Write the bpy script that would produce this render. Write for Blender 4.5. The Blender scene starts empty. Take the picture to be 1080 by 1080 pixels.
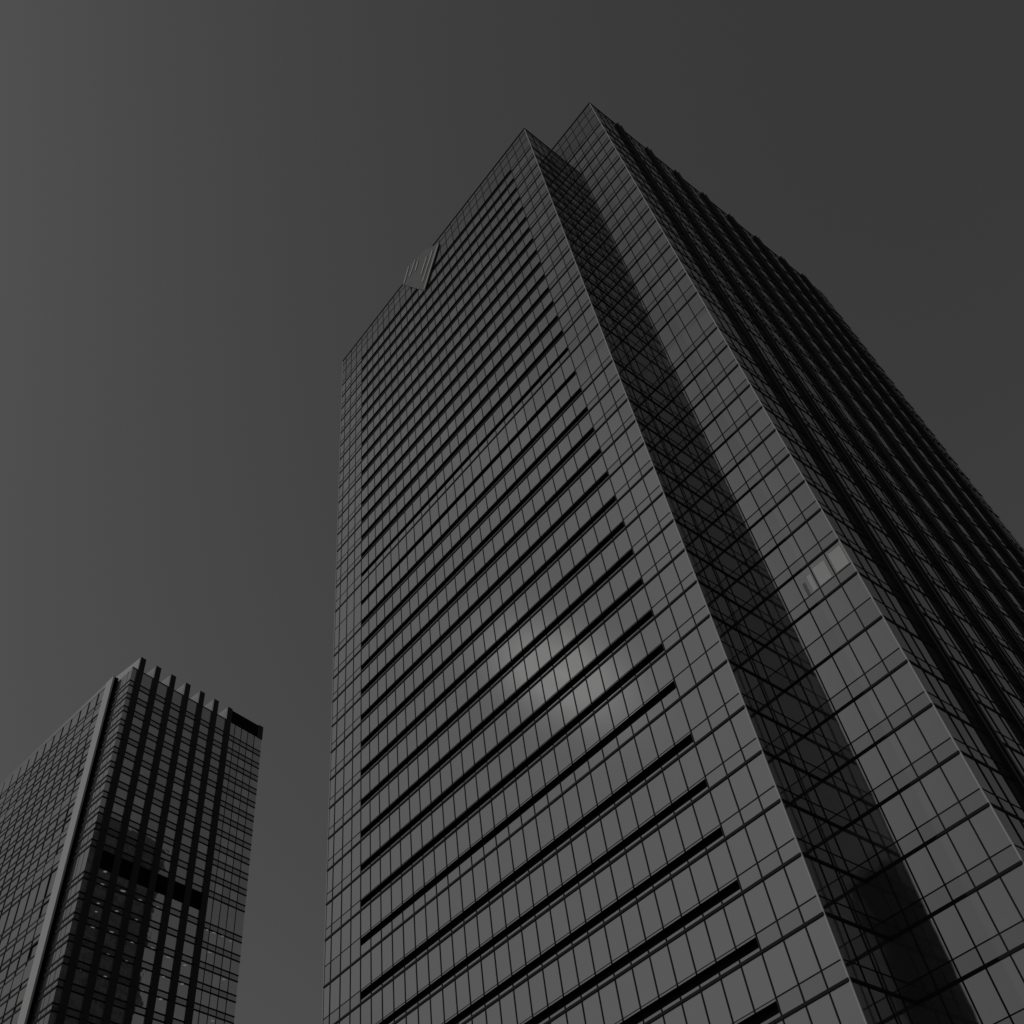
import bpy, math, random
from mathutils import Vector, Matrix
random.seed(11)
sc = bpy.context.scene
COL = sc.collection
EYE = 1.6

# ------------------------------------------------------------------ camera
cam_d = bpy.data.cameras.new("camera")
cam = bpy.data.objects.new("camera", cam_d)
COL.objects.link(cam)
F_PX = 1054.07
PITCH, ROLL, YAW = math.radians(50.6613), math.radians(-10.4803), math.radians(137.4292 - 180.0)
cp, sp = math.cos(PITCH), math.sin(PITCH)
fwd = Vector((math.sin(YAW) * cp, math.cos(YAW) * cp, sp))
rgt0 = Vector((math.cos(YAW), -math.sin(YAW), 0))
up0 = rgt0.cross(fwd)
cr, sr = math.cos(ROLL), math.sin(ROLL)
rgt = cr * rgt0 + sr * up0
upv = -sr * rgt0 + cr * up0
cam.matrix_world = Matrix(((rgt.x, upv.x, -fwd.x, 0), (rgt.y, upv.y, -fwd.y, 0), (rgt.z, upv.z, -fwd.z, EYE), (0, 0, 0, 1)))
cam_d.sensor_width = 36.0
cam_d.lens = 36.0 * F_PX / 1080.0
cam_d.clip_start = 0.1
cam_d.clip_end = 20000
sc.camera = cam

# ------------------------------------------------------------------ sky, sun, exposure
SUN_DIR = Vector((-0.495, -0.568, 0.657)).normalized()
SUN_EL = math.asin(SUN_DIR.z)
SUN_AZ = math.atan2(SUN_DIR.x, SUN_DIR.y)
w = bpy.data.worlds.new("World")
sc.world = w
w.use_nodes = True
nt = w.node_tree
nt.nodes.clear()
sky = nt.nodes.new("ShaderNodeTexSky")
sky.sky_type = 'NISHITA'
sky.sun_disc = False
sky.sun_elevation = SUN_EL
sky.sun_rotation = SUN_AZ
sky.air_density = 1.0
sky.dust_density = 1.3
sky.ozone_density = 1.0
bw = nt.nodes.new("ShaderNodeRGBToBW")
bg = nt.nodes.new("ShaderNodeBackground")
bg.inputs[1].default_value = 0.12
wo = nt.nodes.new("ShaderNodeOutputWorld")
nt.links.new(sky.outputs[0], bw.inputs[0])
pw = nt.nodes.new("ShaderNodeMath")
pw.operation = 'POWER'
pw.inputs[1].default_value = 0.8
nt.links.new(bw.outputs[0], pw.inputs[0])
nt.links.new(pw.outputs[0], bg.inputs[0])
nt.links.new(bg.outputs[0], wo.inputs[0])

sun_d = bpy.data.lights.new("sun", 'SUN')
sun_d.energy = 2.5
sun_d.angle = math.radians(0.5)
sun_d.color = (1.0, 0.99, 0.975)
sun = bpy.data.objects.new("sun", sun_d)
COL.objects.link(sun)
sun.rotation_euler = SUN_DIR.to_track_quat('Z', 'Y').to_euler()
sun.location = (0, 0, 300)

vs = sc.view_settings
vs.view_transform = 'Standard'
vs.look = 'None'
vs.gamma = 1.0
vs.exposure = -1.7
GAIN = 2.0 ** vs.exposure
sc.cycles.sample_clamp_direct = 0.098 / GAIN
sc.cycles.max_bounces = 8
sc.cycles.glossy_bounces = 6
sc.cycles.caustics_reflective = True


# ------------------------------------------------------------------ materials
def new_mat(name):
    m = bpy.data.materials.new(name)
    m.use_nodes = True
    t = m.node_tree
    p = t.nodes["Principled BSDF"]
    return m, t, p


def plain(name, col, rough=0.6, metal=0.0, spec=0.4, var=0.12, scale=0.4):
    m, t, p = new_mat(name)
    tc = t.nodes.new("ShaderNodeTexCoord")
    n = t.nodes.new("ShaderNodeTexNoise")
    n.inputs["Scale"].default_value = scale
    n.inputs["Detail"].default_value = 6
    r = t.nodes.new("ShaderNodeMapRange")
    r.inputs[3].default_value = col * (1 - var)
    r.inputs[4].default_value = col * (1 + var)
    cb = t.nodes.new("ShaderNodeCombineColor")
    t.links.new(tc.outputs["Object"], n.inputs["Vector"])
    t.links.new(n.outputs["Fac"], r.inputs[0])
    for k in range(3):
        t.links.new(r.outputs[0], cb.inputs[k])
    t.links.new(cb.outputs[0], p.inputs["Base Color"])
    p.inputs["Roughness"].default_value = rough
    p.inputs["Metallic"].default_value = metal
    p.inputs["Specular IOR Level"].default_value = spec
    return m


def glass(name, f0, spread, rough=0.02, bump=0.004, bscale=0.55, haze=0.0, haze_r=0.22, body=0.08, power=3.0):
    """coated facade glass: a mirror coat (stronger at grazing angles) over a dark body, each pane a little different"""
    m, t, p = new_mat(name)
    N = t.nodes.new
    geo = N("ShaderNodeNewGeometry")
    tc = N("ShaderNodeTexCoord")
    n = N("ShaderNodeTexNoise")
    n.inputs["Scale"].default_value = bscale
    n.inputs["Detail"].default_value = 1.5
    t.links.new(tc.outputs["Object"], n.inputs["Vector"])
    b = N("ShaderNodeBump")
    b.inputs["Strength"].default_value = 1.0
    b.inputs["Distance"].default_value = bump
    t.links.new(n.outputs["Fac"], b.inputs["Height"])
    lw = N("ShaderNodeLayerWeight")
    lw.inputs["Blend"].default_value = 0.5
    pw_ = N("ShaderNodeMath")
    pw_.operation = 'POWER'
    pw_.inputs[1].default_value = power
    t.links.new(lw.outputs["Facing"], pw_.inputs[0])
    fr = N("ShaderNodeMapRange")
    fr.inputs[3].default_value = f0
    fr.inputs[4].default_value = 1.0
    t.links.new(pw_.outputs[0], fr.inputs[0])
    r = N("ShaderNodeMapRange")
    r.inputs[3].default_value = 1.0 - spread
    r.inputs[4].default_value = 1.0
    t.links.new(geo.outputs["Random Per Island"], r.inputs[0])
    mu = N("ShaderNodeMath")
    mu.operation = 'MULTIPLY'
    t.links.new(fr.outputs[0], mu.inputs[0])
    t.links.new(r.outputs[0], mu.inputs[1])
    df = N("ShaderNodeBsdfDiffuse")
    df.inputs[0].default_value = (body, body, body, 1)
    gl = N("ShaderNodeBsdfGlossy")
    gl.distribution = 'BECKMANN'
    gl.inputs["Roughness"].default_value = rough
    gl.inputs["Color"].default_value = (0.95, 0.95, 0.95, 1)
    t.links.new(b.outputs["Normal"], gl.inputs["Normal"])
    mx0 = N("ShaderNodeMixShader")
    t.links.new(mu.outputs[0], mx0.inputs[0])
    t.links.new(df.outputs[0], mx0.inputs[1])
    t.links.new(gl.outputs[0], mx0.inputs[2])
    last = mx0.outputs[0]
    if haze > 0:
        g = N("ShaderNodeBsdfGlossy")
        g.distribution = 'BECKMANN'
        g.inputs["Roughness"].default_value = haze_r
        g.inputs["Color"].default_value = (0.6, 0.6, 0.6, 1)
        mx = N("ShaderNodeMixShader")
        mx.inputs[0].default_value = haze
        t.links.new(last, mx.inputs[1])
        t.links.new(g.outputs[0], mx.inputs[2])
        last = mx.outputs[0]
    t.links.new(last, t.nodes["Material Output"].inputs[0])
    t.nodes.remove(p)
    return m


def emit(name, s):
    m, t, p = new_mat(name)
    p.inputs["Base Color"].default_value = (0.8, 0.8, 0.8, 1)
    p.inputs["Emission Color"].default_value = (1, 1, 1, 1)
    p.inputs["Emission Strength"].default_value = s
    return m


M_GLASS = glass("tower coated glass", 0.40, 0.14, haze=0.0022, haze_r=0.18, rough=0.07, bump=0.006)
M_SPAN = glass("spandrel glass", 0.345, 0.10, haze=0.0022, haze_r=0.18, rough=0.07, bump=0.006, body=0.06)
M_CROWN = glass("crown screen glass", 0.22, 0.12, body=0.05)
M_FRAME = plain("dark aluminium frame", 0.018, 0.65, spec=0.08)
M_DARK = plain("black soffit metal", 0.012, 0.7, spec=0.15)
M_FIN = plain("dark bronze fin", 0.02, 0.5, spec=0.2)
M_TRIM = plain("pale metal trim", 0.5, 0.6, spec=0.1)
M_CORE = plain("building core", 0.02, 0.9)
M_ROOF = plain("roof membrane", 0.2, 0.9)
M_STONE = plain("pale stone", 0.62, 0.75, var=0.06, scale=0.8)
M_PIER = plain("charcoal stone pier", 0.035, 0.6, var=0.15, scale=1.2)
M_LGLASS = glass("left tower glass", 0.85, 0.35, body=0.4, bump=0.012, bscale=0.5)
M_LSPAN = glass("left tower spandrel glass", 0.55, 0.15, body=0.15, bump=0.006)
M_LGLASS2 = glass("left tower reflective glass", 0.19, 0.15, bump=0.004)
M_LOUVRE = plain("louvre black", 0.006, 0.8, spec=0.1)
M_LAMP = emit("lit ceiling lamp", 0.9)
M_PANE_LIGHT = plain("painted pane light", 0.62, 0.8, spec=0.1)  # pale colour that paints the bright look of a few wing panes
M_SIGN = plain("grey sign panel", 0.25, 0.9, spec=0.0)
M_SIGNBAR = plain("pale sign bar", 0.65, 0.9, spec=0.0)


# ------------------------------------------------------------------ mesh helpers
class MB:
    def __init__(self):
        self.v, self.f = [], []

    def quad(self, a, b, c, d):
        i = len(self.v)
        self.v += [tuple(a), tuple(b), tuple(c), tuple(d)]
        self.f.append((i, i + 1, i + 2, i + 3))

    def poly(self, pts):
        i = len(self.v)
        self.v += [tuple(p) for p in pts]
        self.f.append(tuple(range(i, i + len(pts))))

    def hexa(self, p):  # p: 4 bottom, 4 top (ccw seen from above)
        i = len(self.v)
        self.v += [tuple(q) for q in p]
        for f in ((0, 3, 2, 1), (4, 5, 6, 7), (0, 1, 5, 4), (1, 2, 6, 5), (2, 3, 7, 6), (3, 0, 4, 7)):
            self.f.append(tuple(i + k for k in f))

    def prism(self, pts, z0, z1):
        n = len(pts)
        i = len(self.v)
        self.v += [(p[0], p[1], z0) for p in pts] + [(p[0], p[1], z1) for p in pts]
        for k in range(n):
            self.f.append((i + k, i + (k + 1) % n, i + n + (k + 1) % n, i + n + k))
        self.f.append(tuple(i + n + k for k in range(n)))
        self.f.append(tuple(i + n - 1 - k for k in range(n)))

    def build(self, name, mat, parent=None, kind=None):
        me = bpy.data.meshes.new(name)
        me.from_pydata(self.v, [], self.f)
        me.materials.append(mat)
        me.update()
        o = bpy.data.objects.new(name, me)
        COL.objects.link(o)
        if parent is not None:
            o.parent = parent
        if kind:
            o["kind"] = kind
        return o


def thing(name, label, cat, group=None, loc=(0, 0, 0)):
    o = bpy.data.objects.new(name, None)
    COL.objects.link(o)
    o.location = loc
    o.empty_display_size = 5
    o["label"] = label
    o["category"] = cat
    if group:
        o["group"] = group
    return o


class Face:
    """local frame of a facade: u along it, v up, w outwards"""

    def __init__(self, p0, p1):
        self.o = Vector((p0[0], p0[1], 0))
        d = Vector((p1[0] - p0[0], p1[1] - p0[1], 0))
        self.len = d.length
        self.d = d.normalized()
        self.n = Vector((self.d.y, -self.d.x, 0))  # right-hand side of p0->p1 is outside

    def p(self, u, z, wv=0.0):
        return self.o + self.d * u + Vector((0, 0, z)) + self.n * wv

    def box(self, mb, u0, u1, z0, z1, w0, w1):
        P = self.p
        mb.hexa([P(u0, z0, w1), P(u1, z0, w1), P(u1, z0, w0), P(u0, z0, w0),
                 P(u0, z1, w1), P(u1, z1, w1), P(u1, z1, w0), P(u0, z1, w0)])

    def pane(self, mb, u0, u1, z0, z1, wv=0.0, jit=0.0):
        a, b = random.gauss(0, jit), random.gauss(0, jit)
        hu, hz = (u1 - u0) / 2, (z1 - z0) / 2
        mb.quad(self.p(u0, z0, wv - a * hu - b * hz), self.p(u1, z0, wv + a * hu - b * hz),
                self.p(u1, z1, wv + a * hu + b * hz), self.p(u0, z1, wv - a * hu + b * hz))


def project(P):
    r = Vector(P) - cam.matrix_world.translation
    z = r.dot(fwd)
    if z < 1:
        return None
    return (540 + F_PX * r.dot(rgt) / z, 540 - F_PX * r.dot(upv) / z)


def seen_area(pts):
    q = [project(p) for p in pts]
    if any(a is None for a in q):
        return 0
    cx = sum(a[0] for a in q) / 4
    cy = sum(a[1] for a in q) / 4
    if not (0 < cx < 1080 and 0 < cy < 1080):
        return 0
    s = 0
    for k in range(4):
        s += q[k][0] * q[(k + 1) % 4][1] - q[(k + 1) % 4][0] * q[k][1]
    return abs(s) / 2


def emit_windows(root, panes, largest=100):
    """panes: (Face, u0, u1, z0, z1, material, area factor); the 100 that show largest are parts, the rest one part"""
    order = sorted(range(len(panes)), key=lambda k: -panes[k][6] * seen_area(
        [panes[k][0].p(panes[k][1], panes[k][3]), panes[k][0].p(panes[k][2], panes[k][3]),
         panes[k][0].p(panes[k][2], panes[k][4]), panes[k][0].p(panes[k][1], panes[k][4])]))
    top = set(order[:largest])
    rest = {}
    for k, (fc, u0, u1, z0, z1, mat, fac) in enumerate(panes):
        if k in top:
            mb = MB()
            fc.pane(mb, u0, u1, z0, z1, 0, JIT)
            mb.build("window", mat, root)
        else:
            mb = rest.setdefault(mat.name, (MB(), mat))[0]
            fc.pane(mb, u0, u1, z0, z1, 0, JIT)
    for mb, mat in rest.values():
        mb.build("window", mat, root, "stuff")


JIT = 0.0012

# ------------------------------------------------------------------ ground
g = MB()
g.quad((-3000, -3000, 0), (3000, -3000, 0), (3000, 3000, 0), (-3000, 3000, 0))
ground = g.build("ground", plain("paving", 0.18, 0.85, var=0.25, scale=0.05))
ground["kind"] = "structure"

# ------------------------------------------------------------------ main tower
X1, Y1, X2, Y3, X4, X5, Y5 = -89.43, 55.374, -30.908, 62.38, -20.588, -19.058, 127.83
T1, T2 = 181.3 + EYE, 182.79 + EYE
Z0 = 57.318 + EYE
FH = 4.2
tower = thing("office_tower", "tall glass tower with long black slots across its front and dark fins on its side",
              "skyscraper", loc=(-55, 92, 0))
TL = Vector((-55, 92, 0))

# heavy floor lines (idx in storeys from Z0) and the thin line over each spandrel
heavy = [(-2.343 - k, 0.27) for k in range(11, 0, -1)] + [(-2.343, 0.30), (-1.224, 0.50)]
heavy += [(float(k), 0.27) for k in range(0, 11)]
heavy += [(10.94, 0.27), (12.12, 0.48)]
heavy += [(13.38 + 0.993 * k, 0.27) for k in range(15)]
missing = {10.94}
HZ = [(Z0 + h * FH, Z0 + (h + t) * FH, h in missing) for h, t in heavy]
Z_BASE = HZ[0][0]
CROWN1 = HZ[-1][1]

front = Face((X1, Y1), (X2, Y1))
notch = Face((X2, Y1), (X2, Y3))
wing = Face((X2, Y3), (X4, Y3))
side = Face((X4, Y3), (X5, Y5))

core = MB()
ins = 0.85
core.prism([(X1 + ins, Y1 + ins), (X2 - ins, Y1 + ins), (X2 - ins, Y3 + ins), (X4 - ins, Y3 + ins), (X5 - ins, Y5 - ins), (X1 + ins, Y5 - ins)], 0, T1 - 1.2)
core.prism([(-60, Y3 + ins + .2), (X4 - ins - .2, Y3 + ins + .2), (X5 - ins - .3, 121.0), (-60, 121.0)], T1 - 1.1, T2 - 1.2)
core_o = core.build("wall", M_CORE, tower)

# plan lines of the mullions
MOD = 1.878
fl = front.len
bandL, bandR = 6.83, fl - 5.36
mu_front = [1.24 + MOD * k for k in range(3)] + [bandL]
nb = 25
mu_front += [bandL + (bandR - bandL) * k / nb for k in range(1, nb + 1)]
mu_front += [fl - 3.48, fl - 1.62]
mu_notch = [notch.len * k / 4 for k in range(1, 4)]
mu_wing = [wing.len - 1.74 * k for k in range(5, 0, -1)]
FIN_Y = [(68.85, 70.15), (76.3, 77.65), (83.7, 85.0), (91.1, 92.45), (98.65, 100.0), (106.3, 107.65), (114.05, 115.4), (120.7, 122.0)]
FIN_U = [((a - Y3) * side.len / (Y5 - Y3), (b - Y3) * side.len / (Y5 - Y3)) for a, b in FIN_Y]
mu_side = [1.75, 3.45, 5.1]
for k in range(7):
    a, b = FIN_U[k][1], FIN_U[k + 1][0]
    mu_side += [a + (b - a) * q / 3 for q in (1, 2)]
mu_side += [FIN_U[7][1] + 1.45 * q for q in (1, 2, 3)]

panes, spandrels, crown_mb = [], MB(), MB()
frame_parts = []


def curtain(fc, mus, top, crown_lines, mw=0.09, md=0.05, skip=None, heavy_h=0.2, heavy_d=0.09, area=1.0, name="mullion_grid"):
    us = [0.0] + list(mus) + [fc.len]
    fr = MB()
    zs = HZ
    # ground storey
    for a, b in zip(us[:-1], us[1:]):
        fc.pane(spandrels, a, b, 0.0, zs[0][0], 0, JIT)
    for i, (zh, zt, mis) in enumerate(zs):
        znext = zs[i + 1][0] if i + 1 < len(zs) else None
        for j, (a, b) in enumerate(zip(us[:-1], us[1:])):
            if not (skip and skip(a, b)):
                fc.pane(spandrels, a, b, zh, zt, 0, JIT)
            if znext:
                panes.append((fc, a, b, zt, znext, M_GLASS, area))
    # crown
    cl = [zs[-1][1]] + crown_lines + [top]
    for z0, z1 in zip(cl[:-1], cl[1:]):
        for a, b in zip(us[:-1], us[1:]):
            fc.pane(crown_mb, a, b, z0, z1, 0, JIT)
    for z in crown_lines:
        fc.box(fr, 0, fc.len, z - 0.04, z + 0.04, -0.02, 0.045)
    for zh, zt, mis in zs:
        if not mis:
            fc.box(fr, 0.02, fc.len - 0.02, zh - heavy_h, zh, -0.02, heavy_d)
        if not skip:
            fc.box(fr, 0.02, fc.len - 0.02, zt - 0.03, zt + 0.03, -0.02, 0.042)
        else:
            fc.box(fr, 0.02, bandL, zt - 0.03, zt + 0.03, -0.02, 0.042)
            fc.box(fr, bandR, fc.len - 0.02, zt - 0.03, zt + 0.03, -0.02, 0.042)
            fc.box(fr, bandL + .05, bandR - .05, zt - 0.02, zt + 0.02, -0.02, 0.03)
    # mullions, cut at the recessed slots
    for u in mus:
        inside = skip and bandL + 0.1 < u < bandR - 0.1
        if not inside:
            fc.box(fr, u - mw / 2, u + mw / 2, 0, top - 0.02, -0.03, md)
        else:
            lo = 0.0
            for zh, zt, mis in zs:
                fc.box(fr, u - mw / 2, u + mw / 2, lo, slot_rng(zh, zt)[0], -0.03, md)
                lo = slot_rng(zh, zt)[1]
            fc.box(fr, u - mw / 2, u + mw / 2, lo, top - 0.02, -0.03, md)
    return fr.build(name, M_FRAME, tower)


def slot_rng(zh, zt):
    idx = (zh - Z0) / FH
    lip = zt - (0.16 if idx < -0.5 else (0.08 if idx < 12.5 else 0.03))
    strip = 0.24 if idx < -0.5 else (0.15 if idx < 10.5 else (0.08 if idx < 15 else 0.01))
    return max(zh + strip, lip - (0.86 if idx < 12.5 else 1.08)), lip


in_band = lambda a, b: a > bandL - 0.01 and b < bandR + 0.01
cr_front = [Z0 + 28.42 * FH, Z0 + 29.1 * FH]
curtain(front, mu_front, T1, cr_front, skip=in_band)
curtain(notch, mu_notch, T1, cr_front)
cr_wing = [Z0 + 28.5 * FH, Z0 + 29.25 * FH]
wing_top = T2
curtain(wing, mu_wing, T2, cr_wing)
curtain(side, mu_side, T2, cr_wing, mw=0.09, md=0.06, heavy_h=0.2, heavy_d=0.07, area=0.4)

# recessed black slots across the front, one per storey
SD = 0.6
vis = [k for k, hz in enumerate(HZ)]
for zh, zt, mis in HZ:
    lo, lip = slot_rng(zh, zt)
    s = MB()
    P = front.p
    s.quad(P(bandL, lip, 0), P(bandR, lip, 0), P(bandR, lip, -SD), P(bandL, lip, -SD))
    s.quad(P(bandL, lo, -SD), P(bandR, lo, -SD), P(bandR, lo, 0), P(bandL, lo, 0))
    s.quad(P(bandL, lo, -SD), P(bandL, lo, 0), P(bandL, lip, 0), P(bandL, lip, -SD))
    s.quad(P(bandR, lo, 0), P(bandR, lo, -SD), P(bandR, lip, -SD), P(bandR, lip, 0))
    so = s.build("shadow_slot", M_DARK, tower)
    b = MB()
    b.quad(P(bandL, lo, -SD + .004), P(bandR, lo, -SD + .004), P(bandR, lip, -SD + .004), P(bandL, lip, -SD + .004))
    b.build("slot_panel", M_DARK, so)
    # strip of spandrel left above the lip, and below the slot where the spandrel is tall
    for k in range(nb):
        a0, a1 = bandL + (bandR - bandL) * k / nb, bandL + (bandR - bandL) * (k + 1) / nb
        front.pane(spandrels, a0, a1, lip, zt, 0, JIT)
        if lo - zh > 0.005:
            front.pane(spandrels, a0, a1, zh, lo, 0, JIT)

emit_windows(tower, panes)
sp_o = spandrels.build("spandrel_panel", M_SPAN, tower, "stuff")
crown_mb.build("crown_screen", M_CROWN, tower, "stuff")

# pale corner trims and roof edge copings
for (x, y) in ((X1, Y1), (X2, Y1), (X4, Y3)):
    c = MB()
    sx = 0.055
    c.prism([(x - sx, y - sx), (x + sx, y - sx), (x + sx, y + sx), (x - sx, y + sx)], 0, (T2 if x == X4 else T1) - 0.3)
    c.build("corner_trim", M_TRIM, tower)
for fc, top in ((front, T1), (notch, T1), (wing, T2)):
    c = MB()
    fc.box(c, -0.08, fc.len + 0.08, top, top + 0.22, -0.5, 0.1)
    c.build("coping", M_FRAME, tower)
u_step = FIN_U[7][1] - 0.4
c = MB()
side.box(c, 0, u_step, T2 + 0.01, T2 + 0.24, -0.5, 0.1)
c.build("coping", M_FRAME, tower)
# vertical fins on the long side
for a, b in FIN_U:
    f = MB()
    side.box(f, a, a + 0.42, 0, T2 + 0.6, -0.25, 0.4)
    side.box(f, b - 0.42, b, 0, T2 + 0.6, -0.25, 0.4)
    side.box(f, a + 0.42, b - 0.42, 0, T2 + 0.3, -0.25, 0.22)
    fo = f.build("fin", M_FIN, tower)
    k = MB()
    side.box(k, a - 0.03, a + 0.45, T2 + 0.6, T2 + 0.72, -0.28, 0.43)
    side.box(k, b - 0.45, b + 0.03, T2 + 0.6, T2 + 0.72, -0.28, 0.43)
    k.build("fin_cap", M_TRIM, fo)
# roof slab
r = MB()
r.poly([(X1 + .3, Y1 + .3, T1 - 1.0), (X2 - .3, Y1 + .3, T1 - 1.0), (X2 - .3, Y5 - .4, T1 - 1.0), (X1 + .3, Y5 - .4, T1 - 1.0)])
r.build("roof", M_ROOF, tower)

# pale slabs standing in for light showing in panes of the second wing
for (u0, u1, za_, zb_) in ((wing.len - 1.5, wing.len - 0.2, 0.12, 0.7), (wing.len - 3.3, wing.len - 2.05, 0.12, 0.85),
                           (wing.len - 4.1, wing.len - 3.65, 0.12, 1.1), (wing.len - 4.75, wing.len - 4.45, 0.12, 1.5)):
    b = MB()
    i = [k for k, h in enumerate(heavy) if h[0] == 0.0][0]
    za, zb = HZ[i][1], HZ[i + 1][0]
    wing.box(b, u0, u1, za + za_, zb - zb_, 0.012, 0.02)
    b.build("painted_pane_light", M_PANE_LIGHT, tower)

# ------------------------------------------------------------------ rooftop sign of slanted bars
sign = thing("rooftop_sign", "grey sign panel with pale slanted bars on the roof edge of the large tower", "sign", loc=(-62.5, 54.9, 176))
fs = Face((-70, Y1 - 0.13), (-50, Y1 - 0.13))


def SX(x, z, wv=0.0):
    return fs.p(x + 70, z + EYE, wv)


def slab(mb, pts, w0, w1):
    a = [SX(x, z, w1) for x, z in pts]
    b = [SX(x, z, w0) for x, z in pts]
    n = len(pts)
    i = len(mb.v)
    mb.v += [tuple(q) for q in a + b]
    mb.f.append(tuple(i + k for k in range(n)))
    mb.f.append(tuple(i + n + n - 1 - k for k in range(n)))
    for k in range(n):
        mb.f.append((i + k, i + n + k, i + n + (k + 1) % n, i + (k + 1) % n))


p = MB()
slab(p, [(-68.3, 181.0), (-62.0, 167.9), (-56.5, 178.6), (-60.5, 183.2), (-65.6, 185.2)], 0.0, 0.05)
p.build("sign_panel", M_SIGN, sign)
for (a, b) in (((-67.63, 180.29), (-65.83, 184.63)), ((-65.79, 180.26), (-63.66, 184.02)), ((-63.96, 179.62), (-62.92, 182.12)),
               ((-62.43, 175.27), (-60.27, 179.39)), ((-62.27, 171.85), (-58.49, 178.94)), ((-61.98, 168.49), (-56.71, 178.66))):
    q = MB()
    slab(q, [(a[0] - .18, a[1]), (a[0] + .18, a[1] - .1), (b[0] + .18, b[1] - .1), (b[0] - .18, b[1])], 0.055, 0.2)
    q.build("sign_bar", M_SIGNBAR, sign)
q = MB()
for x in (-66, -61, -58.5):
    fs.box(q, x + 70 - .08, x + 70 + .08, 175 + EYE, 177.5 + EYE, -0.1, -0.005)
q.build("bracket", M_FRAME, sign)

# ------------------------------------------------------------------ left tower
C = Vector((-191.9, 60.75, 0))
th = math.radians(6.5)
UL = Vector((-math.cos(th), -math.sin(th), 0))
tr = math.radians(101.2)
UR = Vector((math.cos(tr), math.sin(tr), 0))
RL = 41.9
lsr = MB()
fr_ = Face((C.x, C.y), (C.x + UR.x * RL, C.y + UR.y * RL))
LLEN = 62.0
e0 = C + UL * LLEN
fl_ = Face((e0.x, e0.y), (C.x, C.y))  # left face, u from far end to corner
LV0 = LLEN - 7.3                     # right end of the proud volume, in u
left = thing("office_tower", "smaller office tower with charcoal piers and a pale stone strip, left of the large tower", "skyscraper",
             loc=(C.x - 20, C.y + 20, 0))
LT = 179.85 + EYE        # glass top
LP = 184.3 + EYE         # pier tops

back_r = C + UR * RL
core = MB()
i1 = C + (UL + UR) * 0.9
i2 = back_r + UL * 0.9 - UR * 0.6
i3 = back_r + UL * LLEN
i4 = e0 + UR * 0.9
core.prism([(q.x, q.y) for q in (i1, i2, i3, i4)], 0, LT - 0.4)
core.build("wall", M_CORE, left)

lev = [(174.45 - 4.07 * k + EYE, 175.8 - 4.07 * k + EYE) for k in range(12)]   # (lower line, upper line)
lev += [(122.1 - 4.5 * k + EYE, 123.35 - 4.5 * k + EYE) for k in range(26)]
lev = sorted(lev)
lev = [l for l in lev if l[0] > 3]
MECH = (125.4 + EYE, 129.7 + EYE)

PIERS = [(1.35 + 4.68 * k, 1.35 + 4.68 * k + 1.6) for k in range(7)]
panes = []
lsp = MB()
lfr = MB()


def lcurtain(fc, us, u0, u1, mat, mw, md, wv=0.0, heavy_h=0.26, area=1.0, frame=None, top=LT):
    edges = [u0] + [u for u in us if u0 < u < u1] + [u1]
    fr = frame if frame is not None else lfr
    class FF(Face):
        pass
    f2 = FF.__new__(FF)
    f2.o = fc.o + fc.n * wv
    f2.d, f2.n, f2.len = fc.d, fc.n, fc.len
    sp_mb = lsr if fc is fr_ else lsp
    for a, b in zip(edges[:-1], edges[1:]):
        f2.pane(sp_mb, a, b, 0, lev[0][0], 0, LJ)
        for i, (zl, zu) in enumerate(lev):
            f2.pane(sp_mb, a, b, zl, zu, 0, LJ)
            zn = lev[i + 1][0] if i + 1 < len(lev) else top
            panes.append((f2, a, b, zu, zn, mat, area))
    for zl, zu in lev:
        f2.box(fr, u0, u1, zl - heavy_h, zl, -0.02, 0.12)
        f2.box(fr, u0, u1, zu - heavy_h / 2, zu + heavy_h / 2, -0.02, 0.10)
    for u in edges[1:-1]:
        f2.box(fr, u - mw / 2, u + mw / 2, 0, top, -0.02, md)
    return f2


LJ = 0.002
JIT = 0.003
# right face: window strips between the piers, then the plain grid
lcurtain(fr_, [], 0.0, PIERS[0][0], M_LGLASS, 0.15, 0.08)
for k in range(6):
    lcurtain(fr_, [], PIERS[k][1], PIERS[k + 1][0], M_LGLASS, 0.15, 0.08)
lcurtain(fr_, [32.75, 34.95, 37.1, 39.4], PIERS[6][1], RL, M_LGLASS, 0.16, 0.06)
lfr.build("window_grid", M_FRAME, left)
# left face, right part (in plane with the corner)
lfr = MB()
lcurtain(fl_, [LV0 + 1.6, LV0 + 3.5, LV0 + 5.4], LV0, LLEN, M_LGLASS2, 0.09, 0.03, heavy_h=0.42)
lfr.build("window_grid", M_FRAME, left)
# proud volume of the left face
lfr = MB()
WV = 1.06
pil0 = LV0 - 3.15
lcurtain(fl_, [pil0 - 3.15 - 4.15 * k for k in range(14)], 0.0, pil0, M_LGLASS2, 0.2, 0.14, wv=WV, heavy_h=0.34, top=LT + 0.2)
lfr.build("window_grid", M_FRAME, left)
emit_windows(left, panes)
lsp.build("spandrel_panel", M_LGLASS2, left, "stuff")
lsr.build("spandrel_panel", M_LSPAN, left, "stuff")
# stone pilaster and the dark return beside it
s = MB()
fl_.box(s, pil0, LV0, 0, LT + 1.75, WV - 0.3, WV + 0.12)
s.build("stone_pilaster", M_STONE, left)
s = MB()
fl_.box(s, LV0 - 0.6, LV0 - 0.005, 0, LT + 1.7, -0.3, WV - 0.305)
s.build("dark_return", M_LOUVRE, left)
s = MB()
fl_.box(s, 0, pil0 - 0.01, LT + 0.2, LT + 1.75, WV - 0.6, WV + 0.05)
s.build("coping", M_PIER, left)
s = MB()
fl_.box(s, 0.0, LV0 - 0.65, 0, LT - 0.2, -0.5, WV - 0.35)
s.build("wall", M_CORE, left)

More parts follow.
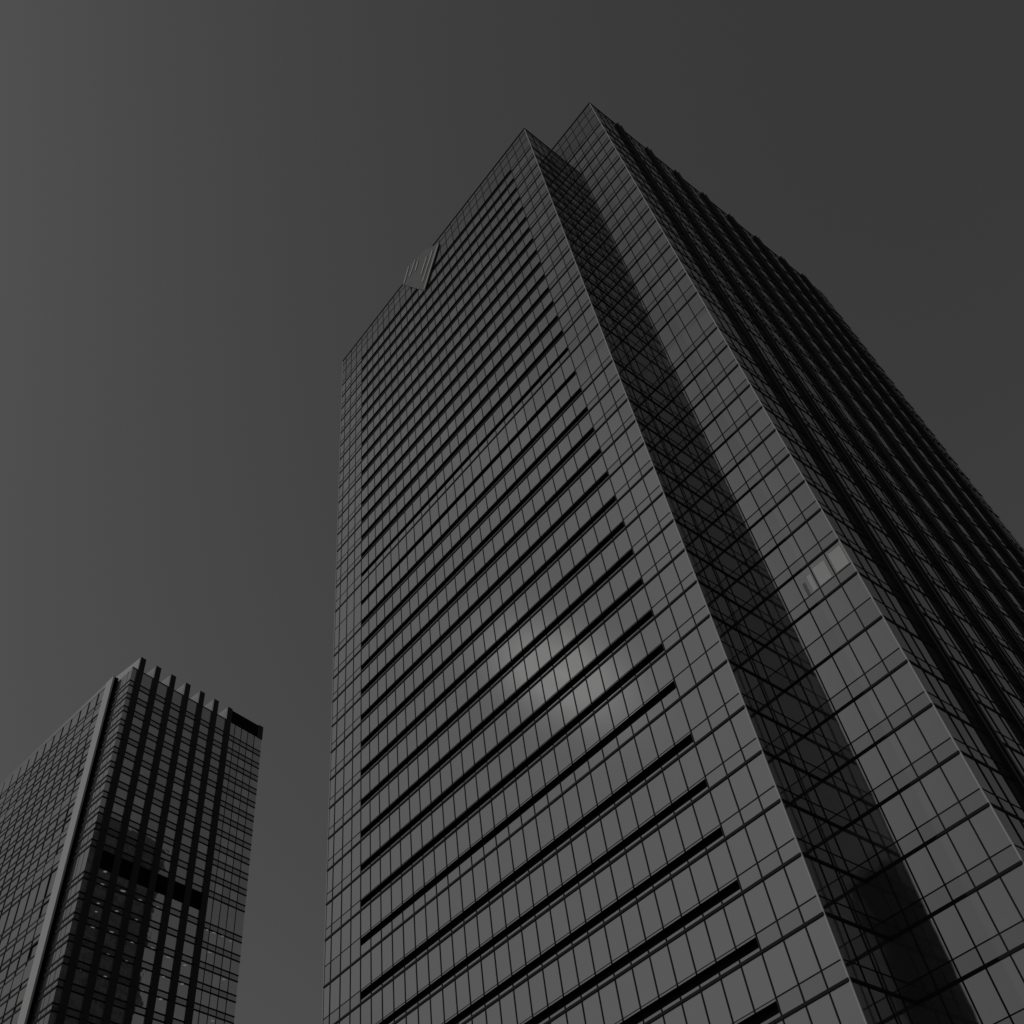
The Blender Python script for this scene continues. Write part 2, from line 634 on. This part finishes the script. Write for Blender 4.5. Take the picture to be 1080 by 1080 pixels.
# piers with joints and rooftop fins behind them
for k, (a, b) in enumerate(PIERS):
    s = MB()
    z = 0.0
    cuts = [z for z, _ in lev[1::2]]
    lo = 0.0
    for cz in cuts + [LP - 0.05]:
        fr_.box(s, a, b, lo, cz - 0.09, -0.3, 0.35)
        fr_.box(s, a + 0.06, b - 0.06, cz - 0.09, cz, -0.3, 0.27)
        lo = cz
    po = s.build("pier", M_PIER, left)
    # the fin runs back over the roof, its flank clad in pale stone
    q = MB()
    depth = 10.0
    d = -fr_.n
    p0 = fr_.p(a + 0.25, 0, -0.32)
    for uu0, uu1 in ((a + 0.12, b - 0.12),):
        fr_.box(q, uu0, uu1, LT + 0.05, LP - 0.1, -depth, -0.31)
    q.build("roof_fin", M_STONE, po)
s = MB()
fr_.box(s, 0.0, PIERS[0][0] - 0.02, LT, LT + 0.3, -0.4, 0.05)
for k in range(6):
    fr_.box(s, PIERS[k][1] + .01, PIERS[k + 1][0] - .01, LT, LT + 0.25, -0.4, 0.1)
s.build("coping", M_FRAME, left)
s = MB()
fl_.box(s, LV0 + 0.01, LLEN - 0.05, LT + 0.01, LP - 0.25, -1.6, -1.3)
s.build("parapet", M_STONE, left)
s = MB()
fr_.box(s, PIERS[6][1] + 0.02, RL - 1.6, LT + 0.02, LP - 0.2, -0.6, -0.1)
s.build("roof_louvre", M_LOUVRE, left)
s = MB()
fr_.box(s, RL - 1.6, RL + 0.1, LT + 0.01, LP - 0.1, -2.0, 0.12)
s.build("corner_block", M_PIER, left)
# black plant-room louvres between the piers
for k in range(6):
    s = MB()
    z = MECH[0]
    fr_.box(s, PIERS[k][1] + 0.02, PIERS[k + 1][0] - 0.02, MECH[0], MECH[1], 0.005, 0.02)
    z = MECH[0] + 0.2
    while z < MECH[1] - 0.1:
        fr_.box(s, PIERS[k][1] + 0.05, PIERS[k + 1][0] - 0.05, z, z + 0.06, 0.022, 0.08)
        z += 0.35
    s.build("plant_louvre", M_LOUVRE, left)
# lit ceiling lamps seen in the windows
for (u, z) in ((4.95, 118.0), (9.45, 117.9), (9.49, 122.5), (13.88, 122.25), (18.4, 122.2), (13.9, 117.6), (4.5, 112.8), (4.7, 116.0),
               (4.7, 122.2), (34.1, 121.8), (36.6, 121.6), (38.9, 121.5), (27.3, 112.3), (27.3, 108.0), (22.8, 103.6), (36.6, 103.0),
               (31.95, 121.6), (4.9, 125.2), (5.2, 108.4), (9.8, 104.1), (14.2, 113.0), (18.8, 113.2), (23.0, 112.6), (4.2, 104.0), (9.0, 113.3), (22.6, 108.2), (33.6, 117.0), (38.2, 112.4), (13.5, 108.5), (18.0, 104.2), (9.2, 108.6)):
    s = MB()
    P = fr_.p
    u += random.uniform(-.3, .3)
    z += random.uniform(-.15, .15)
    ww, hh = random.uniform(.3, .7), random.uniform(.08, .2)
    s.hexa([P(u - ww, z - hh + EYE, 0.03), P(u + ww * .6, z - hh * .4 + EYE, 0.03), P(u + ww * .6, z - hh * .4 + EYE, 0.008), P(u - ww, z - hh + EYE, 0.008),
            P(u - ww * .6, z + hh + EYE, 0.03), P(u + ww, z + hh * 1.6 + EYE, 0.03), P(u + ww, z + hh * 1.6 + EYE, 0.008), P(u - ww * .6, z + hh + EYE, 0.008)])
    s.build("ceiling_lamp", M_LAMP, left)

# ------------------------------------------------------------------ buildings of the block seen as reflections only
def plain_tower(label, x0, y0, x1, y1, h, step, loc):
    t = thing("office_tower", label, "skyscraper", loc=loc)
    b = MB()
    b.prism([(x0, y0), (x1, y0), (x1, y1), (x0, y1)], 0, h)
    b.build("wall", M_PIER, t)
    for fc in (Face((x0, y0), (x1, y0)), Face((x0, y1), (x0, y0)), Face((x1, y0), (x1, y1)), Face((x1, y1), (x0, y1))):
        f = MB()
        z = 6.0
        while z < h - 6:
            n = max(1, int(fc.len / 4))
            for k in range(n):
                fc.pane(f, fc.len * k / n + .5, fc.len * (k + 1) / n - .5, z, z + step * .55, 0.02, 0.002)
            z += step
        f.build("window", M_DKGLASS, t, "stuff")
    c = MB()
    c.prism([(x0 + 3, y0 + 3), (x1 - 3, y0 + 3), (x1 - 3, y1 - 3), (x0 + 3, y1 - 3)], h + .01, h + 1.5)
    c.build("roof_plant", M_LOUVRE, t)
    return t


M_DKGLASS = glass("dark tinted glass", 0.10, 0.5, body=0.01, power=5)
behind = plain_tower("dark tower hidden behind the large glass tower, mirrored in the smaller tower's side",
                     -84, 134, -42, 186, 236, 4.2, (-63, 160, 0))
opposite = plain_tower("dark tower opposite, mirrored low in the notch between the large tower's wings", 37, -128, 54, -98, 128, 4.0, (45, -113, 0))

# move each thing's parts so that they hang from its Empty at the base
for root in (tower, sign, left, behind, opposite):
    off = Matrix.Translation(root.location).inverted()
    for ch in [o for o in sc.objects if o.parent == root]:
        ch.matrix_parent_inverse = off
